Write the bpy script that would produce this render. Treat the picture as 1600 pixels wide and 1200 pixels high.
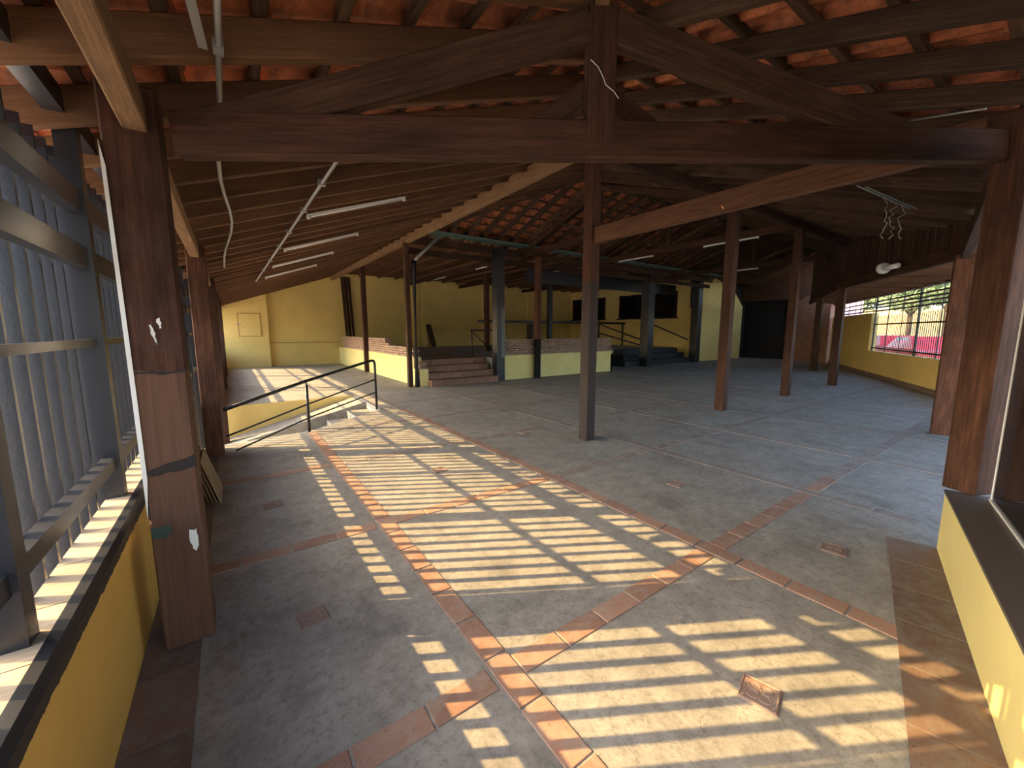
import bpy, bmesh, math, random
from mathutils import Vector, Matrix
import numpy as np
random.seed(7)
for o in list(bpy.data.objects): bpy.data.objects.remove(o)
S = bpy.context.scene
COL = S.collection

# ---------------------------------------------------------------- camera, sky, sun, exposure
CAM_H = 1.6; PITCH = math.atan(83/620.); AZ = math.radians(35.2)
cd = bpy.data.cameras.new('camera'); cam = bpy.data.objects.new('camera', cd); COL.objects.link(cam)
cd.sensor_width = 36.0; cd.lens = 620/1600*36.0; cd.clip_start = 0.02; cd.clip_end = 500
cam.location = (0, 0, CAM_H)
cam.rotation_euler = (math.pi/2-PITCH, 0, -AZ)
S.camera = cam

SUN_H = Vector((.866, -.5, -.57)).normalized()          # direction the light travels
W = bpy.data.worlds.new('sky'); S.world = W; W.use_nodes = True
nt = W.node_tree; nt.nodes.clear()
wo = nt.nodes.new('ShaderNodeOutputWorld'); bg = nt.nodes.new('ShaderNodeBackground')
sk = nt.nodes.new('ShaderNodeTexSky'); sk.sky_type = 'NISHITA'; sk.sun_disc = False
sk.sun_elevation = math.radians(29.7); sk.sun_rotation = math.radians(300); sk.air_density = 1.0; sk.dust_density = 3.0; sk.ozone_density = 1.0
bg.inputs['Strength'].default_value = 1.0
nt.links.new(sk.outputs[0], bg.inputs[0]); nt.links.new(bg.outputs[0], wo.inputs[0])

sl = bpy.data.lights.new('sun', 'SUN'); sl.energy = 12.0; sl.color = (1.0, .66, .27); sl.angle = math.radians(.35)
so = bpy.data.objects.new('sun', sl); COL.objects.link(so); so.location = (-20, 12, 14)
so.rotation_euler = SUN_H.to_track_quat('-Z', 'Y').to_euler()

vs = S.view_settings
vs.view_transform = 'Standard'; vs.look = 'None'; vs.gamma = 1.0; vs.use_curve_mapping = False
vs.exposure = 0.45

# ---------------------------------------------------------------- materials
def mat(name, col, rough=.8, metal=0, spec=.5):
    m = bpy.data.materials.new(name); m.use_nodes = True
    b = m.node_tree.nodes['Principled BSDF']
    b.inputs['Base Color'].default_value = (*col, 1); b.inputs['Roughness'].default_value = rough
    b.inputs['Metallic'].default_value = metal; b.inputs['Specular IOR Level'].default_value = spec
    return m
class NB:
    def __init__(s, m): s.t = m.node_tree; s.b = s.t.nodes['Principled BSDF']
    def n(s, typ, **kw):
        x = s.t.nodes.new(typ)
        for k, v in kw.items():
            if k in x.inputs: x.inputs[k].default_value = v
            else: setattr(x, k, v)
        return x
    def l(s, a, b): s.t.links.new(a, b)
    def noise(s, scale, vec=None, detail=5, rough=.6):
        x = s.n('ShaderNodeTexNoise'); x.inputs['Scale'].default_value = scale; x.inputs['Detail'].default_value = detail; x.inputs['Roughness'].default_value = rough
        if vec is not None: s.l(vec, x.inputs['Vector'])
        return x.outputs['Fac']
    def ramp(s, fac, p0, p1, c0=(0,0,0), c1=(1,1,1)):
        r = s.n('ShaderNodeValToRGB'); e = r.color_ramp.elements
        e[0].position = p0; e[1].position = p1; e[0].color = (*c0, 1); e[1].color = (*c1, 1)
        s.l(fac, r.inputs[0]); return r.outputs[0]
    def mix(s, fac, a, b, blend='MIX'):
        x = s.n('ShaderNodeMix', data_type='RGBA', blend_type=blend)
        for i, v in ((0, fac), (6, a), (7, b)):
            if isinstance(v, (int, float)): x.inputs[i].default_value = v
            elif isinstance(v, tuple): x.inputs[i].default_value = (*v, 1)
            else: s.l(v, x.inputs[i])
        return x.outputs[2]
    def bump(s, h, strength=.3, dist=.01):
        x = s.n('ShaderNodeBump'); x.inputs['Strength'].default_value = strength; x.inputs['Distance'].default_value = dist
        s.l(h, x.inputs['Height']); s.l(x.outputs[0], s.b.inputs['Normal'])
    def coord(s, kind='Object', scale=(1,1,1)):
        c = s.n('ShaderNodeTexCoord'); mp = s.n('ShaderNodeMapping'); mp.inputs['Scale'].default_value = scale
        s.l(c.outputs[kind], mp.inputs['Vector']); return mp.outputs[0]

def wood(name, dark, light, rough=.8, stain=.5, split=None, low=None):
    "grain runs along local X; split = height along local X where the finish changes to low"
    m = mat(name, light, rough, 0, .25); k = NB(m)
    oi = k.n('ShaderNodeObjectInfo')
    v = k.coord('Object', (1.6, 34, 34)); add = k.n('ShaderNodeVectorMath', operation='ADD'); k.l(v, add.inputs[0])
    cb = k.n('ShaderNodeCombineXYZ'); mu = k.n('ShaderNodeMath', operation='MULTIPLY'); mu.inputs[1].default_value = 37
    k.l(oi.outputs['Random'], mu.inputs[0]); k.l(mu.outputs[0], cb.inputs[0]); k.l(mu.outputs[0], cb.inputs[1]); k.l(cb.outputs[0], add.inputs[1])
    g = k.noise(1.6, add.outputs[0], 6, .65)
    c = k.ramp(g, .25, .80, dark, light)
    fine = k.noise(5.5, add.outputs[0], 4, .7); c = k.mix(k.ramp(fine, .5, .7, (0,)*3, (.35,)*3), c, tuple(x*.5 for x in dark))
    v2 = k.coord('Object', (1, 3, 3)); b2 = k.noise(2.2, v2, 4)
    c = k.mix(k.ramp(b2, .35, .7, (stain,)*3, (0,)*3), c, tuple(x*.35 for x in dark))
    rv = k.n('ShaderNodeMapRange'); rv.inputs[3].default_value = .75; rv.inputs[4].default_value = 1.25; k.l(oi.outputs['Random'], rv.inputs[0])
    c = k.mix(1.0, c, k.mix(1.0, rv.outputs[0], (1.0, 1.0, 1.0), 'MULTIPLY'), 'MULTIPLY')
    if split is not None:
        sx = k.n('ShaderNodeSeparateXYZ'); k.l(k.coord('Object'), sx.inputs[0])
        nz = k.n('ShaderNodeMath', operation='MULTIPLY_ADD'); nz.inputs[1].default_value = .1; k.l(b2, nz.inputs[0]); k.l(sx.outputs[0], nz.inputs[2])
        f = k.ramp(nz.outputs[0], 0, 1); r = f.node; 
        mr = k.n('ShaderNodeMath', operation='GREATER_THAN'); mr.inputs[1].default_value = split+.05; k.l(nz.outputs[0], mr.inputs[0])
        k.t.nodes.remove(r)
        lc = k.ramp(g, .3, .75, tuple(x*.6 for x in low), low)
        c = k.mix(mr.outputs[0], lc, c)
    k.l(c, k.b.inputs['Base Color']); k.bump(g, .6, .006)
    return m

M = {}
M['wood'] = wood('dark_stained_wood', (.032, .016, .010), (.135, .068, .037))
M['wood_red'] = wood('red_brown_wood', (.030, .014, .009), (.125, .056, .030), stain=.55)
M['wood_tan'] = wood('weathered_tan_wood', (.16, .09, .045), (.42, .25, .13), stain=.3)
M['wood_light_red'] = wood('lighter_red_beam', (.085, .038, .02), (.28, .135, .07), stain=.35)  # lighter reddish wood tone for the beam at the parapet post
M['wood_pale'] = wood('pale_board', (.22, .14, .07), (.42, .29, .16), stain=.3)
M['rafter'] = wood('rafter_wood', (.11, .054, .026), (.21, .108, .052), stain=.35)
M['batten'] = wood('batten_wood', (.05, .028, .017), (.17, .10, .058), stain=.6)
M['wood_c'] = wood('post_two_tone', (.055, .022, .013), (.19, .08, .042), split=2.29, low=(.062, .046, .040), stain=.3)
M['wood_bl'] = wood('post_black_foot', (.06, .024, .014), (.19, .08, .042), split=1.33, low=(.012, .012, .014), stain=.3)
M['wood_worn'] = wood('worn_post_wood', (.055, .022, .014), (.21, .095, .052), stain=.65)
M['wood_near'] = wood('near_post_wood', (.055, .022, .014), (.19, .085, .048), split=1.42, low=(.16, .082, .05), stain=.8)
M['ceil_board'] = wood('ceiling_board', (.10, .04, .02), (.27, .12, .055))
M['plank'] = wood('dark_plank', (.04, .018, .01), (.12, .055, .03))

def concrete():
    m = mat('concrete_floor', (.3, .3, .28), .62); k = NB(m); v = k.coord('Object')
    n1 = k.noise(.9, v, 8, .7); n2 = k.noise(5, v, 9, .78); n3 = k.noise(55, v, 5, .7); n4 = k.noise(2.6, k.coord('Object', (1, .6, 1)), 6, .7)
    c = k.ramp(n1, .3, .72, (.19, .182, .165), (.35, .332, .295))
    c = k.mix(k.ramp(n2, .42, .66, (0,)*3, (.7,)*3), c, (.43, .41, .36))
    c = k.mix(k.ramp(n4, .52, .68, (0,)*3, (.6,)*3), c, (.125, .12, .108))
    n5 = k.noise(22, v, 7, .75); c = k.mix(k.ramp(n5, .50, .64, (0,)*3, (.6,)*3), c, (.15, .142, .125))
    c = k.mix(k.ramp(n3, .56, .70, (0,)*3, (.5,)*3), c, (.12, .113, .10))
    vr = k.n('ShaderNodeTexVoronoi', feature='DISTANCE_TO_EDGE'); vr.inputs['Scale'].default_value = .55
    wv = k.n('ShaderNodeVectorMath', operation='ADD'); nn = k.n('ShaderNodeTexNoise'); nn.inputs['Scale'].default_value = 1.7; nn.inputs['Detail'].default_value = 5
    k.l(v, nn.inputs['Vector']); k.l(v, wv.inputs[0]); k.l(nn.outputs['Color'], wv.inputs[1]); k.l(wv.outputs[0], vr.inputs['Vector'])
    cr = k.ramp(vr.outputs['Distance'], .0, .004, (.3,)*3, (0,)*3)
    c = k.mix(cr, c, (.07, .065, .06))
    k.l(c, k.b.inputs['Base Color'])
    k.l(k.ramp(n2, .3, .7, (.62,)*3, (.85,)*3), k.b.inputs['Roughness']); k.b.inputs['Specular IOR Level'].default_value = .35
    h = k.mix(.45, n2, n3); k.bump(h, .8, .008)
    return m
M['concrete'] = concrete()
def terracotta(name, base, dust, amt):
    m = mat(name, base, .75); k = NB(m); oi = k.n('ShaderNodeObjectInfo'); v = k.coord('Object')
    add = k.n('ShaderNodeVectorMath', operation='ADD'); k.l(v, add.inputs[0]); cb = k.n('ShaderNodeCombineXYZ')
    mu = k.n('ShaderNodeMath', operation='MULTIPLY'); mu.inputs[1].default_value = 50; k.l(oi.outputs['Random'], mu.inputs[0]); k.l(mu.outputs[0], cb.inputs[0]); k.l(cb.outputs[0], add.inputs[1])
    n1 = k.noise(9, add.outputs[0], 6, .7); n2 = k.noise(60, add.outputs[0], 3)
    c = k.ramp(oi.outputs['Random'], 0, 1, tuple(x*.8 for x in base), tuple(min(1, x*1.15) for x in base))
    c = k.mix(k.ramp(n1, .42, .72, (0,)*3, (amt,)*3), c, dust)
    c = k.mix(k.ramp(n2, .6, .72, (0,)*3, (.6,)*3), c, tuple(x*.35 for x in base))
    k.l(c, k.b.inputs['Base Color']); k.bump(n1, .5, .006); return m
M['terra'] = terracotta('terracotta', (.33, .185, .125), (.36, .30, .24), .8)
M['medal'] = terracotta('relief_tile', (.24, .155, .12), (.27, .235, .20), .8)
M['terra_dusty'] = terracotta('dusty_terracotta', (.27, .215, .18), (.29, .27, .245), 1.0)
M['terra_dark'] = terracotta('worn_red_border_tile', (.17, .105, .075), (.20, .18, .155), .9)
M['terra_step'] = terracotta('step_tile', (.27, .14, .085), (.20, .12, .08), .7)
M['brick'] = terracotta('old_brick', (.34, .20, .135), (.46, .37, .29), .8)
M['rooftile'] = terracotta('clay_roof_tile', (.56, .18, .075), (.045, .03, .022), .9)

def paint(name, col, low=None, zlow=0, stain=(.25, .16, .04), band=None):
    m = mat(name, col, .75); k = NB(m); v = k.coord('Object')
    n1 = k.noise(1.3, v, 6, .65); n2 = k.noise(30, v, 4, .6)
    c = k.ramp(n1, .25, .75, tuple(x*.86 for x in col), tuple(min(1, x*1.06) for x in col))
    c = k.mix(k.ramp(k.noise(5, v, 6, .75), .62, .75, (0,)*3, (.35,)*3), c, stain)
    if band:
        g = k.n('ShaderNodeNewGeometry'); sx = k.n('ShaderNodeSeparateXYZ'); k.l(g.outputs['Position'], sx.inputs[0])
        nz = k.n('ShaderNodeMath', operation='MULTIPLY_ADD'); nz.inputs[1].default_value = .03; k.l(k.noise(22, v, 4), nz.inputs[0]); k.l(sx.outputs[2], nz.inputs[2])
        gt = k.n('ShaderNodeMath', operation='GREATER_THAN'); gt.inputs[1].default_value = band+.015; k.l(nz.outputs[0], gt.inputs[0])
        c = k.mix(gt.outputs[0], c, (.045, .03, .018))
    k.l(c, k.b.inputs['Base Color']); k.bump(n2, .2, .004); return m
BANDZ = .615
M['yellow'] = paint('yellow_paint', (.80, .60, .20))
M['yellow_band'] = paint('yellow_paint_dark_band', (.72, .42, .085), band=BANDZ)
M['yellow_pale'] = paint('pale_yellow_paint', (.78, .66, .26))
M['black'] = mat('black_paint', (.012, .013, .016), .38)
M['steel'] = mat('dark_blue_black_steel_paint', (.018, .020, .026), .34); 
k = NB(M['steel']); k.bump(k.noise(70, k.coord('Object'), 3), .25, .003)
M['sill'] = wood('sill_tile', (.30, .23, .15), (.46, .37, .26), stain=.1)
M['grey_metal'] = mat('galvanised_steel', (.35, .36, .35), .45, .6)
M['white'] = mat('white_plastic', (.8, .8, .76), .5)
M['tube'] = mat('fluorescent_tube_off', (.82, .84, .82), .3)
M['darkcap'] = mat('brown_stone_cap', (.12, .10, .085), .6)
M['pane'] = mat('dark_glass', (.01, .011, .012), .06)
M['gutter'] = mat('green_grey_gutter', (.10, .17, .15), .6)
M['black_step'] = mat('black_step_paint', (.014, .015, .018), .55)
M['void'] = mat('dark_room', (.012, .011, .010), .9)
M['plywood'] = M['wood_pale']
def groundmat():
    m = mat('pale_pavement', (.5, .48, .45), .85); k = NB(m); n = k.noise(3, k.coord('Object'), 6)
    k.l(k.ramp(n, .3, .7, (.42, .40, .37), (.56, .54, .50)), k.b.inputs['Base Color']); return m
M['ground'] = groundmat()
M['red'] = mat('red_car_paint', (.62, .02, .03), .25)
M['car_glass'] = mat('car_glass', (.03, .04, .05), .05)
M['tyre'] = mat('tyre_rubber', (.02, .02, .02), .8)
M['orange_wall'] = paint('orange_wall', (.78, .50, .22))
M['ochre_line'] = mat('ochre_groove', (.30, .19, .06), .8)
M['pinkwall'] = paint('pink_wall', (.70, .45, .55), stain=(.5, .3, .4))
M['leaf'] = mat('leaf_green', (.16, .23, .09), .6)
M['bark'] = wood('bark', (.08, .05, .03), (.2, .14, .09))

# ---------------------------------------------------------------- helpers
def link(name, me, m=None, parent=None):
    o = bpy.data.objects.new(name, me); COL.objects.link(o)
    if m is not None and me is not None:
        if not me.materials: me.materials.append(m)
    if parent: o.parent = parent
    return o
def tag(o, label=None, cat=None, group=None, kind=None):
    if label: o['label'] = label
    if cat: o['category'] = cat
    if group: o['group'] = group
    if kind: o['kind'] = kind
    return o
def empty(name, loc=(0,0,0)):
    o = bpy.data.objects.new(name, None); o.location = loc; o.empty_display_size = .1; COL.objects.link(o); return o
def struct(o, label, cat): return tag(o, label, cat, kind='structure')
_boxcache = {}
def boxmesh(l, w, h, bev=.006, m=None):
    key = (round(l, 3), round(w, 3), round(h, 3), bev, m.name if m else '')
    if key in _boxcache: return _boxcache[key]
    bm = bmesh.new(); bmesh.ops.create_cube(bm, size=1)
    for v in bm.verts: v.co = Vector(((v.co.x+.5)*l, v.co.y*w, v.co.z*h))
    if bev: bmesh.ops.bevel(bm, geom=bm.edges[:], offset=min(bev, w*.2, h*.2), segments=1, affect='EDGES')
    me = bpy.data.meshes.new('beam'); bm.to_mesh(me); bm.free()
    if m: me.materials.append(m)
    _boxcache[key] = me; return me
def beam(name, p0, p1, w, h, m, parent=None, up=(0,0,1), bev=.006):
    "box of width w (sideways) and height h (along up), its axis from p0 to p1"
    p0 = Vector(p0); p1 = Vector(p1); d = p1-p0; l = d.length; x = d.normalized(); u = Vector(up)
    y = u.cross(x)
    if y.length < 1e-5: y = Vector((0,1,0)).cross(x)
    y.normalize(); z = x.cross(y)
    o = link(name, boxmesh(l, w, h, bev, m), None, None)
    mw = Matrix((x, y, z)).transposed().to_4x4(); mw.translation = p0
    if parent:
        o.parent = parent; mw = Matrix.Translation(parent.location).inverted() @ mw
    o.matrix_basis = mw
    return o
def post(name, x, y, z0, z1, w, m, parent=None, rot=0, d=None):
    c, s = math.cos(rot), math.sin(rot)
    return beam(name, (x, y, z0), (x, y, z1), w, d or w, m, parent, up=(c, s, 0), bev=.008)
def meshobj(name, verts, faces, m, parent=None):
    me = bpy.data.meshes.new(name); me.from_pydata([tuple(v) for v in verts], [], faces); me.update()
    me.materials.append(m); o = link(name, me)
    if parent:
        o.parent = parent; o.location = -Vector(parent.location)
    return o
def prism(name, poly, z0, z1, m, parent=None):
    "vertical prism from plan polygon"
    n = len(poly); v = [(x, y, z0) for x, y in poly]+[(x, y, z1) for x, y in poly]
    a = sum(poly[i][0]*poly[(i+1) % n][1]-poly[(i+1) % n][0]*poly[i][1] for i in range(n))
    if a < 0: v = [(x, y, z0) for x, y in poly[::-1]]+[(x, y, z1) for x, y in poly[::-1]]
    f = [tuple(range(n-1, -1, -1)), tuple(range(n, 2*n))]+[(i, (i+1) % n, n+(i+1) % n, n+i) for i in range(n)]
    return meshobj(name, v, f, m, parent)
def boxw(name, x0, x1, y0, y1, z0, z1, m, parent=None):
    return prism(name, [(x0, y0), (x1, y0), (x1, y1), (x0, y1)], z0, z1, m, parent)
def wallseg(name, a, b, t, z0, z1, m, parent=None):
    "wall whose visible face runs a->b; t = thickness to the right of a->b (negative: left)"
    a = Vector(a); b = Vector(b); d = (b-a).normalized(); n = Vector((d.y, -d.x))*t
    return prism(name, [tuple(a), tuple(b), tuple(b+n), tuple(a+n)], z0, z1, m, parent)
def tube(name, pts, r, m, parent=None, seg=8):
    pts = [Vector(p) for p in pts]; V = []; F = []
    for i, p in enumerate(pts):
        d = (pts[min(i+1, len(pts)-1)]-pts[max(i-1, 0)]).normalized()
        a = d.cross(Vector((0,0,1)));  a = a if a.length > 1e-3 else Vector((1,0,0)); a.normalize(); b = d.cross(a)
        for j in range(seg):
            t = 2*math.pi*j/seg; V.append(p+(a*math.cos(t)+b*math.sin(t))*r)
        if i:
            for j in range(seg):
                F.append(((i-1)*seg+j, (i-1)*seg+(j+1) % seg, i*seg+(j+1) % seg, i*seg+j))
    F.append(tuple(range(seg-1, -1, -1))); F.append(tuple((len(pts)-1)*seg+j for j in range(seg)))
    o = meshobj(name, V, F, m, parent)
    for p in o.data.polygons: p.use_smooth = True
    return o

# ---------------------------------------------------------------- roof geometry (underside of rafters)
SL = .35
def zP1(x): return 2.60+SL*(x+.3)
def zP2(y): return 3.31+SL*(y-1.61)
RIDGE = 7.5; ZR = zP2(RIDGE)
def zP4(y): return ZR-SL*(y-RIDGE)
RD2 = .11
RD = .16          # rafter depth measured vertically
RROW = [(4.22, .36), (8.97, 1.09), (14.45, 4.05), (19.2, 6.06), (23.2, 7.7)]   # right row of posts
WA = Vector((14.36, 1.96)); WD = Vector((7.94, 4.11)).normalized(); WN = Vector((WD.y, -WD.x))  # window wall
def wpt(s, off=0): p = WA+WD*s+WN*off; return (p.x, p.y)
XEND = 26.0
def rrow_x(y):
    "x of the right row at a given y"
    for (x0, y0), (x1, y1) in zip(RROW, RROW[1:]):
        if y0 <= y <= y1: return x0+(x1-x0)*(y-y0)/(y1-y0)
    return 4.2 if y < RROW[0][1] else XEND
def rrow_y(x):
    for (x0, y0), (x1, y1) in zip(RROW, RROW[1:]):
        if x0 <= x <= x1: return y0+(y1-y0)*(x-x0)/(x1-x0)
    return RROW[-1][1]
def inP1(x, y):
    if y < -1.2 or y > 21.2 or x < -1.1: return False
    if y <= RIDGE: return x <= y+.1
    if y <= 10.9: return x <= 4.15+(10.9-y)
    return x <= 4.2
def inP2(x, y):
    if y > RIDGE or x < y+.1 or x > XEND: return False
    return y >= (-1.0 if x < 4.2 else rrow_y(x)-.05)
def inP4(x, y): return RIDGE <= y <= 11.12 and x >= 4.15+(10.9-y) and x <= XEND

# ================================================================ THE SETTING
# floor: one concrete slab with a notch for the sunken stair by the left wall
FP = [(-.48, -.72), (4.3, .38), (5.0, -2.95), (24.2, 6.99), (27, 8), (27, 21), (-.48, 21), (-.48, 10.35), (2.45, 10.35), (2.40, 8.10), (.95, 7.0), (-.48, 6.75)]
floor = prism('floor', FP, -.15, 0, M['concrete'])
struct(floor, 'mottled grey concrete floor crossed by strips of terracotta tiles', 'floor')
bm = bmesh.new(); bm.from_mesh(floor.data); bmesh.ops.triangulate(bm, faces=[f for f in bm.faces if len(f.verts) > 4]); bm.to_mesh(floor.data); bm.free()
def pit(x, y):
    if not (-.5 < x < 2.6 and 6.6 < y < 10.5): return False
    ye = 6.75+(x+.45)/1.4*.25 if x < .95 else 7.0+(x-.95)/1.45*1.1
    return y > ye-.12
TW = .125; TL = .30
tile_me = boxmesh(TL-.012, TW, .012, .004, M['terra'])
tile_me2 = boxmesh(TL-.012, TW, .010, .003, M['terra_dusty'])
def floortile(x, y, ang, me):
    o = link('terracotta_tile', me, parent=floor); o.location = (x, y, .0); o.rotation_euler = (0, 0, ang+random.uniform(-.012, .012)); return o
far_pts = []
for X in (.95, 2.79, 4.62, 6.45, 8.3, 10.15, 12.0):
    y = -.3 if X < 3 else .6
    while y < 20.5:
        if X > 4 and y < rrow_y(X)-1.5: y += TL; continue
        if X < 4.3 or y < 10.2:
            if not pit(X, y):
                dist = math.hypot(X, y)
                if X < 3 and y < 7.5: floortile(X, y, math.pi/2, tile_me)
                elif dist < 7.5: floortile(X, y, math.pi/2, tile_me2)
                elif y < 10.2: far_pts.append((X, y, 1))
        y += TL
XS = (-.36, .95, 2.79, 4.62, 6.45, 8.3, 10.15, 12.0, 13.85, 15.7)
for Y in (1.39, 3.19, 5.02, 6.85, 8.7):
    for xa, xb in zip(XS, XS[1:]):
        a0 = xa+(TW/2+.008 if xa > 0 else 0); b0 = xb-TW/2-.008; n = max(1, round((b0-a0)/TL)); L = (b0-a0)/n
        for i in range(n):
            x = a0+i*L
            if pit(x+L/2, Y) or not (x < 4 or Y > rrow_y(x)-1.2): continue
            dist = math.hypot(x, Y)
            if (Y < 2 and x < 5.2) or (Y < 3.5 and x < 2.7) or (Y < 5.5 and x < .8): floortile(x, Y, 0, boxmesh(L-.012, TW, .012, .004, M['terra']))
            elif dist < 7.5: floortile(x, Y, 0, boxmesh(L-.012, TW, .010, .003, M['terra_dusty']))
            else: far_pts.append((x, Y, 0))
v = []; f = []
for X, Y, d in far_pts:
    a, b = (TW/2, TL-.012) if d else (TL-.012, TW/2)
    x0, x1, y0, y1 = (X-TW/2, X+TW/2, Y, Y+TL-.012) if d else (X, X+TL-.012, Y-TW/2, Y+TW/2)
    i = len(v); v += [(x0, y0, -.004), (x1, y0, -.004), (x1, y1, -.004), (x0, y1, -.004), (x0, y0, .004), (x1, y0, .004), (x1, y1, .004), (x0, y1, .004)]
    f += [(i+4, i+5, i+6, i+7), (i, i+1, i+5, i+4), (i+1, i+2, i+6, i+5), (i+2, i+3, i+7, i+6), (i+3, i, i+4, i+7)]
ft = meshobj('far_terracotta_strip', v, f, M['terra_dusty'], floor); ft['kind'] = 'stuff'
# decorated tiles set in the middle of the slabs
def medallion_mesh():
    bm = bmesh.new(); bmesh.ops.create_cube(bm, size=1)
    for q in bm.verts: q.co = Vector((q.co.x*.15, q.co.y*.15, q.co.z*.01))
    def ring(cx, cy, R, r, n=20):
        vs_ = []
        for i in range(n):
            t = 2*math.pi*i/n; row = []
            for j in range(4):
                u = 2*math.pi*j/4; rr = R+r*math.cos(u)
                row.append(bm.verts.new((cx+rr*math.cos(t), cy+rr*math.sin(t), .005+r*math.sin(u))))
            vs_.append(row)
        for i in range(n):
            for j in range(4):
                bm.faces.new((vs_[i][j], vs_[(i+1) % n][j], vs_[(i+1) % n][(j+1) % 4], vs_[i][(j+1) % 4]))
    for sx in (-1, 1):
        for sy in (-1, 1): ring(sx*.024, sy*.024, .022, .0028); ring(sx*.058, sy*.058, .007, .0022, 10)
    for a in range(4):
        t = a*math.pi/2
        p = Matrix.Rotation(t, 4, 'Z')
        vv = [bm.verts.new(p @ Vector(q)) for q in ((-.07, .066, .005), (.07, .066, .005), (.07, .07, .009), (-.07, .07, .009), (-.07, .074, .005), (.07, .074, .005))]
        bm.faces.new((vv[0], vv[1], vv[2], vv[3])); bm.faces.new((vv[3], vv[2], vv[5], vv[4]))
    me = bpy.data.meshes.new('decorated_tile'); bm.normal_update(); bm.to_mesh(me); bm.free(); me.materials.append(M['medal']); return me
mm = medallion_mesh()
for x, y, r in ((.26, 2.31, .1), (1.80, .645, .25), (3.52, .87, .2), (.2, 4.13, .1), (3.72, 2.27, .1), (1.86, 4.1, 0), (3.7, 4.9, .1), (1.87, 2.3, .05)):
    if (x, y) in ((1.87, 2.3),): continue
    o = link('decorated_tile', mm, parent=floor); o.location = (x, y, .002); o.rotation_euler = (0, 0, r)
# border of worn red tiles along the walls
for i in range(18):
    y0 = -.5+i*.4
    if y0+.39 > 6.7: break
    if 2.3 < y0+.2 < 2.8: pass
    boxw('border_tile', -.468, -.24, y0, y0+.39, -.006, .006, M['terra_dark'], floor)
PA = Vector((4.15, .435)); PB = Vector((-.45, -.66)); PD = (PB-PA).normalized(); PN = Vector((PD.y, -PD.x))
if PN.y < 0: PN = -PN
for i in range(11):
    a = PA+PD*(i*.4); b = PA+PD*(i*.4+.39)
    prism('border_tile', [tuple(a), tuple(b), tuple(b+PN*.27), tuple(a+PN*.27)], -.006, .007, M['terra_dark'], floor)

# sunken stair and ramp (structure)
pitr = empty('floor_sunken_stair', (1, 8.5, 0)); struct(pitr, 'sunken concrete stair and ramp beside the left wall', 'stair')
for i in range(4):
    boxw('step', 2.42-.42*(i+1), 2.44-.42*i, 6.7, 9.25, -.95, -.16*(i+1), M['concrete'], pitr)
boxw('landing', -.6, .78, 6.6, 9.25, -.95, -.8, M['concrete'], pitr)
def slab(name, pts, t, m, parent):
    "sloped slab from 4 top points"
    v = [tuple(p) for p in pts]+[(p[0], p[1], p[2]-t) for p in pts]
    return meshobj(name, v, [(0,1,2,3), (7,6,5,4), (0,4,5,1), (1,5,6,2), (2,6,7,3), (3,7,4,0)], m, parent)
slab('ramp', [(-.6, 9.42, -.80), (2.45, 9.42, -.02), (2.45, 10.35, -.02), (-.6, 10.35, -.80)], .2, M['concrete'], pitr)
slab('ramp_kerb', [(-.6, 9.25, -.72), (2.45, 9.25, .0), (2.45, 9.42, .0), (-.6, 9.42, -.72)], .3, M['concrete'], pitr)
boxw('retaining_wall', -.47, 2.45, 10.32, 10.345, -.95, -.008, M['yellow'], pitr)
boxw('near_wall', -.45, .95, 6.6, 6.76, -.95, -.15, M['yellow'], pitr)

# left wall: low yellow wall with tiled sill
wl = empty('wall_left', (-.52, 3, 0)); struct(wl, 'low yellow wall with a tiled sill under the dark steel fence', 'wall')
boxw('wall_body', -.62, -.47, -1.2, 6.75, -.8, .68, M['yellow_band'], wl)
boxw('wall_body', -.62, -.47, 10.35, 21, -.8, .68, M['yellow_band'], wl)
for (y0, y1) in ((-1.2, 6.75), (10.35, 21)):
    boxw('sill_edge', -.495, -.462, y0, y1, .675, .73, M['black'], wl)
y = -1.2
while y < 6.7:
    boxw('sill_tile', -.595, -.495, y, min(y+.295, 6.75), .66, .73, M['sill'], wl); y += .30
boxw('sill_tile', -.595, -.495, 10.35, 21, .66, .73, M['sill'], wl)

# right parapet near the camera
wr = empty('wall_right', (PA.x, PA.y, 0)); struct(wr, 'low pale yellow parapet under dark glass at right', 'wall')
def par(name, o0, o1, z0, z1, m, l0=0, l1=None):
    a = PA+PD*l0; b = PA+PD*(l1 if l1 else (PB-PA).length+.2)
    return prism(name, [tuple(a+PN*o0), tuple(b+PN*o0), tuple(b+PN*o1), tuple(a+PN*o1)], z0, z1, m, wr)
par('parapet_body', 0, -.34, -.5, .445, M['yellow_pale'])
par('parapet_cap', .008, -.35, .445, .462, M['darkcap'])
gp = empty('window_1', (PA.x, PA.y, .462)); struct(gp, 'dark glass pane with pale edging standing on the right parapet', 'window')
def parg(name, o0, o1, z0, z1, m, l0, l1):
    a = PA+PD*l0; b = PA+PD*l1
    return prism(name, [tuple(a+PN*o0), tuple(b+PN*o0), tuple(b+PN*o1), tuple(a+PN*o1)], z0, z1, m, gp)
parg('pane', -.20, -.212, .475, 2.66, M['pane'], .10, 3.4)  # cut short behind the camera, gap left open for daylight fill
parg('edge_strip', -.19, -.222, .462, .476, M['white'], .088, 3.4)
parg('edge_strip', -.195, -.217, .462, 2.66, M['white'], .094, .099)
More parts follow.
